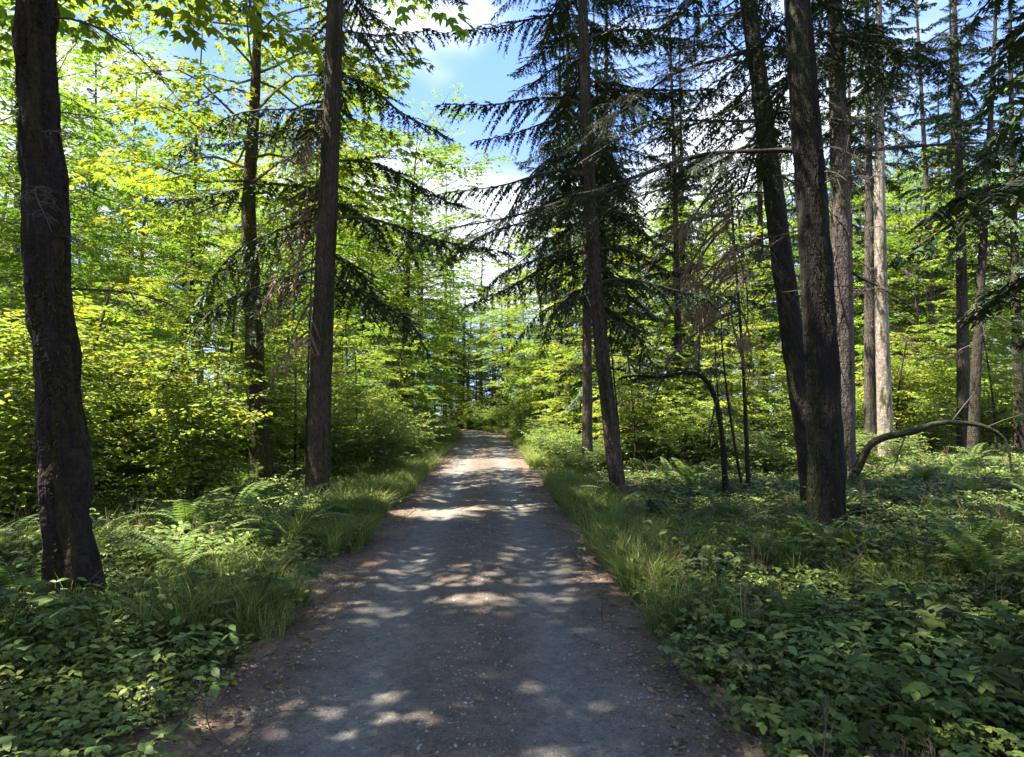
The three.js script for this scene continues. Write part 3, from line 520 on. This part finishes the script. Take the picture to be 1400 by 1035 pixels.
// ------------------------------------------------------------------ understorey
{
  const R = rng(88), free = (x, z, r) => occupied.every(([a, b]) => Math.hypot(a - x, b - z) > r);
  const SG = 'young broad-leaved trees of the understorey', SL = 'young slender tree with tiers of lobed leaves among the firs';
  [[-7.6, -19.5, 1, 1], [-9.4, -15.5, 0, 1], [-6.6, -23, 0, 1], [-12.2, -20, 1, 1.1], [-5.6, -27, 1, 0.9], [-5.2, -34, 0, 1], [-8, -33, 1, 1.2], [-4.9, -43, 1, 1.1], [-15.5, -28, 1, 1.2], [-4.6, -23.5, 0, 0.8], [-4.2, -29.5, 1, 0.9], [-4.4, -38, 0, 1.2], [-4.6, -50, 1, 1.3], [-5, -56, 0, 1.4], [4, -28.5, 0, 0.8], [3.7, -39, 0, 1.1], [3.9, -43, 1, 1.1], [4, -56, 0, 1.3], [5.2, -23, 0, 0.9], [6.4, -28, 1, 1], [8.6, -25, 0, 1], [4.6, -34, 1, 1], [10.5, -29, 0, 1], [4.4, -47, 1, 1.2], [19, -30, 0, 1.1], [7.5, -41, 1, 1.2], [15, -37, 1, 1.2], [23, -29, 1, 1], [27, -40, 0, 1.3]].forEach(([x, z, k, s], i) => tree('sapling', by(x, z) ? `young slender tree with tiers of lobed leaves beside ${by(x, z)}` : x < 0 ? 'young slender tree with tiers of lobed leaves among the maples' : SL, saplings[k], x, z, { s, turn: i * 1.3, group: by(x, z) ? `young trees beside ${by(x, z)}` : x < 0 ? 'young trees among the maples' : SG }));
  const kinds = ['bushy salmonberry thicket', 'tall upright leafy bush', 'low rounded leafy bush', 'arching lime-green bush'];
  let n = 0;
  for (let tries = 0; tries < 6000 && n < 290; tries++) {
    const d = 12 + 62 * Math.pow(R(), 1.25), side = R() < 0.5 ? -1 : 1, z = -d, off = 2.55 + Math.pow(R(), 1.7) * (3 + d * 0.55), x = roadX(z) + side * off;
    if (Math.abs(x) > d * 0.9 + 3 || !free(x, z, 0.75)) continue;
    if (side > 0 && (d < 17.8 && x < 9.5 || d < 19.5 && x < 20)) continue;
    if (side < 0 && d < 17 && off < 6) continue;
    const near = off < 4.6, k = side > 0 && d < 24 ? 2 : near ? [0, 2, 1, 0][Math.floor(R() * 4)] : [0, 1, 3, 2][Math.floor(R() * 4)], s = R.r(0.75, 1.2) * (near ? 0.85 : 1);
    occupied.push([x, z]); n++;
    const m = by(x, z), where = m ? `beside ${m}` : near ? (d > 40 ? 'on the verge towards the bend of the gravel road' : 'on the grassy verge along the gravel road') : side < 0 ? 'among the maples back from the road' : 'among the firs back from the road';
    shrub(`${kinds[k]} ${where}`, k, x, z, s, R() * 6.28, `bushes ${where}`);
  }
  for (let k = 0; k < 26; k++) { const d = R.r(30, 48), x = d * R.r(0.5, 0.9), z = -d; if (!free(x, z, 0.8)) continue; occupied.push([x, z]); shrub('large arching lime-green bush deep in the sunlit grove of slender firs', 3, x, z, R.r(1, 1.4), R() * 6.28, 'bushes deep in the fir grove'); }
  // thicket closing the view where the road turns
  for (let k = 0; k < 16; k++) { const x = -3.6 + 0.5 * k + R.g() * 0.4, z = -66 - R.r(0, 6) - Math.max(0, -x) * 1.2; if (Math.abs(x - roadX(z)) < 3) continue; shrub('leafy bush in the thicket where the gravel road turns away', k % 4, x, z, R.r(0.9, 1.3), R() * 6.28, 'bushes where the road turns'); }
}
console.log('understorey done');

// ------------------------------------------------------------------ ferns
const fernSpots = [];
{ // sword ferns: each frond its own mesh
  function frondGeo(seed, len, rise) {
    const R = rng(seed), mb = new MB(), pts = [], n = 24; for (let k = 0; k <= 8; k++) { const t = k / 8; pts.push(V(len * (mix(0.75, 0.3, rise) * t + mix(0.2, 0.42, rise) * t * t), len * (mix(0.55, 1.12, rise) * t - mix(0.6, 0.62, rise) * t * t), len * 0.05 * Math.sin(t * 3 + seed))); }
    twig(mb, pts, pts.map((_, k) => mix(0.005, 0.0012, k / 8)), 3, [0.09, 0.1, 0.03]);
    const cv = new THREE.CatmullRomCurve3(pts);
    for (let k = 2; k < n; k++) for (const sd of [-1, 1]) { const t = (k + 0.3 * R()) / n, p = cv.getPoint(t), d = cv.getTangent(t), l = len * 0.13 * Math.pow(Math.sin(Math.PI * Math.pow(mix(0.06, 1, t), 0.75)), 0.7) * R.r(0.85, 1.1) + 0.008, dir = V(d.x * 0.35, d.y * 0.35 - 0.12 + R.g() * 0.08, d.z * 0.35 + sd).normalize(); leaf(mb, p, dir, V(-d.y, Math.abs(d.x) + 0.2, 0).normalize(), l, len * 0.036, tint(R, [0.13, 0.205, 0.03], 0.16, 0.12)); }
    return mb.geo();
  }
  const fronds = [0, 1, 2, 3].map((k) => frondGeo(540 + k, 1.15, [0.1, 0.4, 0.7, 1.0][k]));
  const R = rng(550);
  function fern(label, x, z, s, group) {
    const g = thing('sword_fern', label, 'fern', V(x, groundY(x, z), z), group); g.scale.setScalar(s); g.rotation.y = R() * 6.28;
    const n = 13 + Math.floor(R() * 5);
    for (let k = 0; k < n; k++) { const f = part('frond', fronds[(k * 3 + Math.floor(R() * 2)) % 4], M.leaf, g); f.rotation.order = 'YXZ'; f.rotation.set(R.g() * 0.2, k * 2.4 + R.g() * 0.3, R.g() * 0.15); f.scale.setScalar(R.r(0.75, 1.15)); }
    occupied.push([x, z]); fernSpots.push([x, z, s]);
  }
  const picked = [[244, 792, 1.15, 'large arching fern between the dark leaning trunk and the road'], [400, 752, 1.1, 'bushy fern in front of the grey-barked fir'], [470, 718, 0.9, 'fern at the grassy road edge beside the grey-barked fir'], [24, 838, 0.95, 'sunlit yellow-green fern at the outer foot of the dark leaning trunk'], [1345, 812, 1.05, 'fern in a sun patch in the shaded undergrowth among firs'], [1082, 878, 0.7, 'small fern beside the brown litter in the deep shade']];
  for (const [px, py, s, label] of picked) { const p = onGround(px, py); fern(label, p.x, p.z, s); }
  for (let k = 0, n = 0; k < 2000 && n < 44; k++) { const d = R.r(7, 24), z = -d, sd = R() < 0.55 ? -1 : 1, x = roadX(z) + sd * R.r(2.9, 3.5 + d * 0.62); if (!occupied.every(([a, b]) => Math.hypot(a - x, b - z) > 0.9)) continue; n++; const m = by(x, z), w = m ? `near ${m}` : sd < 0 ? 'in the undergrowth among the maples' : 'in the undergrowth among the firs'; fern(`sword fern ${w}`, x, z, R.r(0.7, 1.15), `ferns ${w}`); }
}
// ------------------------------------------------------------------ ground plants
function herbGeo(seed, o) { // low clump of stalked leaves
  const R = rng(seed), mb = new MB();
  for (let k = 0; k < o.stalks; k++) {
    const a = R() * 6.283, out = o.r * Math.sqrt(R()), h = o.h * R.r(0.25, 1.2), p = V(Math.cos(a) * out, h, Math.sin(a) * out), c = tint(R, o.col, 0.3, 0.2);
    twig(mb, [V(p.x * 0.2, 0, p.z * 0.2), V(p.x * 0.7, h * 0.6, p.z * 0.7), p], [0.0025, 0.002, 0.0015], 3, [0.06, 0.08, 0.02]);
    for (let q = 0; q < o.leaflets; q++) { const b = a + (q - (o.leaflets - 1) / 2) * (o.fan ?? 1.6) + R.g() * 0.2, d = V(Math.cos(b), R.g() * 0.25 - 0.1, Math.sin(b)).normalize(), s = o.leaf * R.r(0.55, 1.25); roundLeaf(mb, p, d, V(R.g() * 0.6, 1, R.g() * 0.6).normalize(), s, s * (o.wide ?? 0.7), tint(R, c, 0.12, 0.08)); }
  }
  return mb.geo();
}
function grassGeo(seed, n, h, col) {
  const R = rng(seed), mb = new MB();
  for (let k = 0; k < n; k++) {
    const a = R() * 6.283, b = a + R.g(), x = Math.cos(a) * 0.07 * R(), z = Math.sin(a) * 0.07 * R(), H = h * R.r(0.5, 1.15), out = H * R.r(0.15, 1.25), w = 0.0045, c = tint(R, col, 0.3, 0.3);
    const sx = -Math.sin(b) * w, sz = Math.cos(b) * w, P = (f, e) => mb.v(x + Math.cos(b) * out * f * f + sx * e, H * (1.15 * f - 0.3 * f * f * f), z + Math.sin(b) * out * f * f + sz * e, c);
    const a0 = P(0, -1), a1 = P(0, 1), b0 = P(0.5, -0.9), b1 = P(0.5, 0.9), t = P(1, 0); mb.t(a0, a1, b1); mb.t(a0, b1, b0); mb.t(b0, b1, t);
  }
  return mb.geo();
}
function scatter(name, label, category, geo, mat, spots) {
  const m = new THREE.InstancedMesh(geo, mat, spots.length), q = new THREE.Quaternion(), e = new THREE.Euler(), x = new THREE.Matrix4(), c = new THREE.Color();
  spots.forEach(([px, py, pz, s, turn, v, tx = 0, tz = 0], k) => { x.compose(V(px, py, pz), q.setFromEuler(e.set(tx, turn, tz)), V(s, s, s)); m.setMatrixAt(k, x); m.setColorAt(k, c.setRGB(v, v, v)); });
  m.name = name; m.castShadow = m.receiveShadow = true; tag(m, label, category, null, 'stuff'); scene.add(m); return m;
}
function spread(seed, n, dNear, dFar, offOf, accept, sOf) {
  const R = rng(seed), out = [];
  for (let k = 0; k < n * 3 && out.length < n; k++) {
    const d = dNear * Math.pow(dFar / dNear, Math.pow(R(), 0.8)), z = -d, side = R() < 0.5 ? -1 : 1, x = roadX(z) + side * offOf(R, d);
    if (Math.abs(x) > d * 0.88 + 1.5 || !accept(x, z, R, side)) continue;
    out.push([x, groundY(x, z) - 0.01, z, sOf(R, d), R() * 6.283, R.r(0.55, 1.45), R.g() * 0.12, R.g() * 0.12]);
  }
  return out;
}
{
  const ferny = (x, z) => fernSpots.every(([a, b, s]) => Math.hypot(a - x, b - z) > 0.5 * s);
  const patch = (x, z, k) => fbm(x * 0.45, z * 0.45, k * 13.7, 3);
  const wide = (R, d) => 1.85 + Math.pow(R(), 0.75) * (d * 0.95 + 1.5);
  const herbs = [
    ['trefoil_ground_cover', 'low trefoil-leaved ground cover spread under the trees', herbGeo(501, { stalks: 15, leaflets: 3, h: 0.11, r: 0.2, leaf: 0.05, col: [0.125, 0.168, 0.03] }), 12000, 1],
    ['broad_leaf_ground_cover', 'broad oval-leaved ground plants among the trefoil cover', herbGeo(502, { stalks: 9, leaflets: 2, fan: 2.6, h: 0.2, r: 0.2, leaf: 0.075, wide: 0.55, col: [0.145, 0.20, 0.042] }), 5000, 2],
    ['bramble_ground_cover', 'trailing bramble with small dark leaves over the forest floor', herbGeo(503, { stalks: 20, leaflets: 3, h: 0.16, r: 0.32, leaf: 0.05, col: [0.095, 0.13, 0.026] }), 7000, 3],
  ];
  herbs.forEach(([name, label, geo, n, k]) => scatter(name, label, 'ground cover', geo, M.herb, spread(510 + k, n, 2.6, 45, wide, (x, z, R) => patch(x, z, k) + 0.2 * R() > (x > 0 ? [0, 0.16, 0.2, 0.02] : [0, 0.07, 0.07, 0.12])[k] && ferny(x, z), (R, d) => 0.6 + 0.9 * Math.pow(R(), 2.2) + d * 0.008)));
  const tall = herbGeo(504, { stalks: 7, leaflets: 5, fan: 0.85, h: 0.5, r: 0.28, leaf: 0.14, wide: 0.62, col: [0.15, 0.215, 0.045] });
  scatter('broad_leaved_sprouts', 'taller sprouts with large pale hand-shaped leaves among the ground cover', 'ground cover', tall, M.leaf, spread(505, 420, 3.2, 26, wide, (x, z, R) => patch(x, z, 21) + 0.2 * R() > 0.16 && ferny(x, z), (R) => R.r(0.55, 1.15)));
  const stalk = new MB(), RS = rng(506); for (let k = 0; k < 9; k++) { const a = RS() * 6.28, h = RS.r(0.25, 0.65), o = RS.r(0.05, 0.25); twig(stalk, [V(0.03 * Math.cos(a), 0, 0.03 * Math.sin(a)), V(o * 0.4 * Math.cos(a), h * 0.7, o * 0.4 * Math.sin(a)), V(o * Math.cos(a), h, o * Math.sin(a))], [0.003, 0.0025, 0.001], 3, tint(RS, [0.28, 0.2, 0.11], 0.3, 0.1)); }
  scatter('dry_stalks', 'dry straw-coloured stalks standing in the ground cover', 'dry stalks', stalk.geo(), M.twig, spread(507, 500, 3.2, 30, wide, (x, z, R) => patch(x, z, 25) > 0.05, (R) => R.r(0.5, 1.2)));
  const verge = (R) => 1.75 + Math.abs(R.g()) * 1.25;
  scatter('verge_grass', 'tufts of long green grass along both edges of the gravel road', 'grass', grassGeo(521, 26, 0.4, [0.22, 0.27, 0.06]), M.grass, spread(522, 3600, 6, 62, verge, (x, z, R) => patch(x, z, 9) * 1.6 + 0.3 * R() > 0.1, (R, d) => R.r(0.4, 1.35) * (1 + d * 0.008)));
  scatter('forest_grass', 'soft grass growing between the ferns and trunks', 'grass', grassGeo(523, 22, 0.34, [0.15, 0.20, 0.04]), M.grass, spread(524, 4000, 5, 40, wide, (x, z) => patch(x, z, 11) > (x > 0 ? 0.12 : 0.0), (R, d) => R.r(0.6, 1.3)));
}
// ------------------------------------------------------------------ stump, logs, mossy boughs
function mossFringe(curve, seed, n, len) { const R = rng(seed), mb = new MB(); for (let k = 0; k < n; k++) { const p = curve.getPoint(R()), L = len * R.r(0.3, 1.3), w = R.r(0.006, 0.016), a = R() * 6.28, c = tint(R, [0.05, 0.055, 0.016], 0.3, 0.2), q = mb.v(p.x - Math.cos(a) * w, p.y + 0.01, p.z - Math.sin(a) * w, c), r = mb.v(p.x + Math.cos(a) * w, p.y + 0.01, p.z + Math.sin(a) * w, c), m = mb.v(p.x + R.g() * 0.02, p.y - L, p.z + R.g() * 0.02, c); mb.t(q, r, m); } return mb.geo(); }
function bough(name, label, category, photo, radii, o) {
  const w = photo.map(([x, y, d]) => at(x, y, d)); if (o.rest) for (const k of o.rest) w[k].y = groundY(w[k].x, w[k].z) + (o.restLift ?? 0);
  const b = w[0].clone(), g = thing(name, label, category, b), RB = rng(o.seed), pts = w.map((p, k) => p.clone().sub(b).add(k && k < w.length - 1 ? V(RB.g(), RB.g(), RB.g()).multiplyScalar(radii[k] * 1.1) : Z3));
  const geo = trunkGeo(pts, radii, { seed: o.seed, sides: o.sides ?? 10, step: 0.1, flare: 0, col: o.col ?? [0.06, 0.048, 0.036], moss: o.moss ?? 0.5, mossCol: [0.06, 0.07, 0.014], rough: 0.5 });
  for (let k = 0; k < (o.stubs ?? 6); k++) { const q = geo.userData.curve.getPoint(RB.r(0.1, 0.95)), t = new MB(), l = RB.r(0.08, 0.35), e = V(RB.g(), RB.r(-0.2, 1), RB.g()).normalize().multiplyScalar(l); twig(t, [q, q.clone().addScaledVector(e, 0.6).add(V(0, 0.02, 0)), q.clone().add(e)], [0.014, 0.01, 0.005], 5, [0.07, 0.055, 0.04]); part('broken_stub', t.geo(), M.twig, g); }
  part(o.part ?? 'stem', geo, M.maple, g);
  if (o.fringe) part('moss', mossFringe(geo.userData.curve, o.seed + 1, o.fringe, o.hang ?? 0.16), M.moss, g, 'stuff');
  for (const [x, y, d, x2, y2, d2, r] of o.forks ?? []) { const p = at(x, y, d).sub(b), q = at(x2, y2, d2).sub(b), m = p.clone().lerp(q, 0.5).add(V(0, 0.04, 0.03)), t = new MB(); twig(t, [p, m, q], [r, r * 0.75, r * 0.4], 5, [0.06, 0.05, 0.035]); part('side_branch', t.geo(), M.twig, g); }
  return g;
}
bough('arched_branch', 'dead arched branch hung with moss between the curved fir and the dead stems', 'branch', [[992, 655, 15.7], [986, 590, 15.7], [978, 535, 15.7], [960, 512, 15.7], [935, 508, 15.7], [905, 516, 15.7], [870, 514, 15.7], [846, 517, 15.7]], [0.07, 0.06, 0.055, 0.05, 0.045, 0.035, 0.025, 0.012], { seed: 81, rest: [0], restLift: -0.1, fringe: 260, hang: 0.2, forks: [[905, 516, 15.7, 893, 556, 15.5, 0.03], [955, 510, 15.7, 956, 440, 15.7, 0.025], [980, 545, 15.7, 968, 600, 15.5, 0.03]] });
bough('fallen_bough', 'arched mossy fallen bough lying in sun behind the thickest dark trunk', 'fallen branch', [[1162, 632, 17.5], [1196, 606, 17.3], [1240, 588, 17.2], [1290, 578, 17.1], [1345, 586, 17], [1375, 602, 16.9], [1384, 640, 16.8]], [0.1, 0.095, 0.085, 0.07, 0.055, 0.04, 0.02], { seed: 83, rest: [0, 6], fringe: 260, hang: 0.14, forks: [[1240, 588, 17.2, 1222, 640, 16.7, 0.03], [1300, 578, 17.1, 1330, 540, 17.3, 0.025], [1345, 586, 17, 1400, 566, 17.2, 0.02]] });
bough('fallen_log', 'mossy decaying log lying beside the shaded ferns by the thick fir', 'log', [[1250, 684, 14.5], [1310, 680, 14.4], [1370, 676, 14.2], [1450, 674, 14]], [0.15, 0.16, 0.15, 0.13], { seed: 85, rest: [0, 1, 2, 3], restLift: 0.1, sides: 14, part: 'trunk_piece', col: [0.2, 0.16, 0.12], moss: 0.3 });
bough('fallen_log', 'thin pale fallen pole lying flat beside the foot of the thick fir', 'log', [[1180, 700, 13], [1240, 706, 12.6], [1310, 690, 13.2]], [0.05, 0.05, 0.03], { seed: 87, rest: [0, 1, 2], restLift: 0.12, part: 'trunk_piece', col: [0.3, 0.26, 0.2], moss: 0.1 });
bough('fallen_log', 'sunlit rotting log lying behind the foot of the grey furrowed fir', 'log', [[1150, 640, 20.5], [1200, 640, 20.2], [1280, 646, 19.5]], [0.14, 0.13, 0.1], { seed: 89, rest: [0, 1, 2], restLift: 0.1, sides: 14, part: 'trunk_piece', col: [0.34, 0.26, 0.17], moss: 0.05 });
{
  const p = onGround(896, 722), g = thing('cut_stump', 'small dark rotten stump by the grassy edge of the gravel road', 'stump', p);
  part('stump_wood', trunkGeo([V(0, -0.1, 0), V(0, 0.15, 0), V(0.01, 0.32, 0), V(0.02, 0.42, 0)], [0.21, 0.19, 0.18, 0.15], { seed: 91, sides: 22, step: 0.05, flare: 0.3, col: [0.035, 0.028, 0.022], moss: 0.1, rough: 0.14 }), M.maple, g);
  const mb = new MB(), R = rng(92), c0 = mb.v(0.02, 0.36, 0, [0.03, 0.024, 0.018]), ring = []; for (let k = 0; k < 20; k++) { const a = k / 20 * 6.283, r = 0.145 * R.r(0.92, 1.08); ring.push(mb.v(0.02 + Math.cos(a) * r, 0.405 + R.g() * 0.03, Math.sin(a) * r, [0.05, 0.04, 0.03])); } for (let k = 0; k < 20; k++) mb.t(c0, ring[(k + 1) % 20], ring[k]);
  part('broken_top', mb.geo(), M.twig, g);
}
// ------------------------------------------------------------------ loose stones and litter
{
  const st = new THREE.IcosahedronGeometry(1, 1), P = st.attributes.position; for (let k = 0; k < P.count; k++) { const x = P.getX(k), y = P.getY(k), z = P.getZ(k), s = 1 + 0.35 * n3(x * 1.3 + 4, y * 1.3, z * 1.3); P.setXYZ(k, x * s, y * s * 0.62, z * s * 0.85); } st.computeVertexNormals();
  const R = rng(601), spots = [];
  for (let k = 0; k < 5200; k++) { const d = 2.8 * Math.pow(30 / 2.8, R()), z = -d, e = R(), u = e < 0.55 ? (R() < 0.5 ? -1 : 1) * R.r(1.15, 1.95) : e < 0.8 ? R.g() * 0.35 : R.r(-1.7, 1.7), x = roadX(z) + u, y = Math.max(roadY(x, z), groundY(x, z)); spots.push([x, y, z, 0.0045 + 0.012 * Math.pow(R(), 3), R() * 6.28, R.r(0.6, 1.2), R.g(), R.g()]); }
  scatter('loose_gravel', 'small loose stones strewn over the gravel road', 'gravel', st, new THREE.MeshStandardMaterial({ color: new THREE.Color().setRGB(0.3, 0.275, 0.25), roughness: 0.9 }), spots);
  const lb = new MB(); leaf(lb, V(0, 0, 0), V(1, 0, 0), V(0, 1, 0), 0.07, 0.045, [0.22, 0.15, 0.08]);
  const ls = []; for (let k = 0; k < 3600; k++) { const d = 2.8 * Math.pow(26 / 2.8, R()), z = -d, u = (R() < 0.5 ? -1 : 1) * (1.3 + Math.abs(R.g()) * (k % 3 ? 0.9 : 5)), x = roadX(z) + u, y = Math.max(roadY(x, z) * (Math.abs(u) < 2.1), groundY(x, z)) + 0.012; ls.push([x, y, z, R.r(0.4, 1.1), R() * 6.28, R.r(0.5, 1.3), R.g() * 0.4, R.g() * 0.4]); }
  scatter('leaf_litter', 'brown fallen leaves and needles along the road edges', 'leaf litter', lb.geo(), M.litter, ls);
  const tw = []; for (let k = 0; k < 500; k++) { const d = 3 * Math.pow(22 / 3, R()), z = -d, u = (R() < 0.5 ? -1 : 1) * R.r(1.2, 6), x = roadX(z) + u, y = Math.max(roadY(x, z) * (Math.abs(u) < 2.1), groundY(x, z)) + 0.015; tw.push([x, y, z, R.r(0.08, 0.3), R() * 6.28, R.r(0.6, 1.2), Math.PI / 2, 0]); }
  scatter('fallen_twigs', 'small fallen twigs scattered on the ground', 'twigs', deadGeos[0], M.twig, tw);
}
{ let tri = 0; const seen = new Set(); scene.traverse((o) => { if (o.geometry && !seen.has(o.geometry)) { seen.add(o.geometry); tri += (o.geometry.index?.count ?? o.geometry.attributes.position.count) / 3; } }); console.log('done', scene.children.length, 'triangles', tri); }
renderer.render(scene, camera);
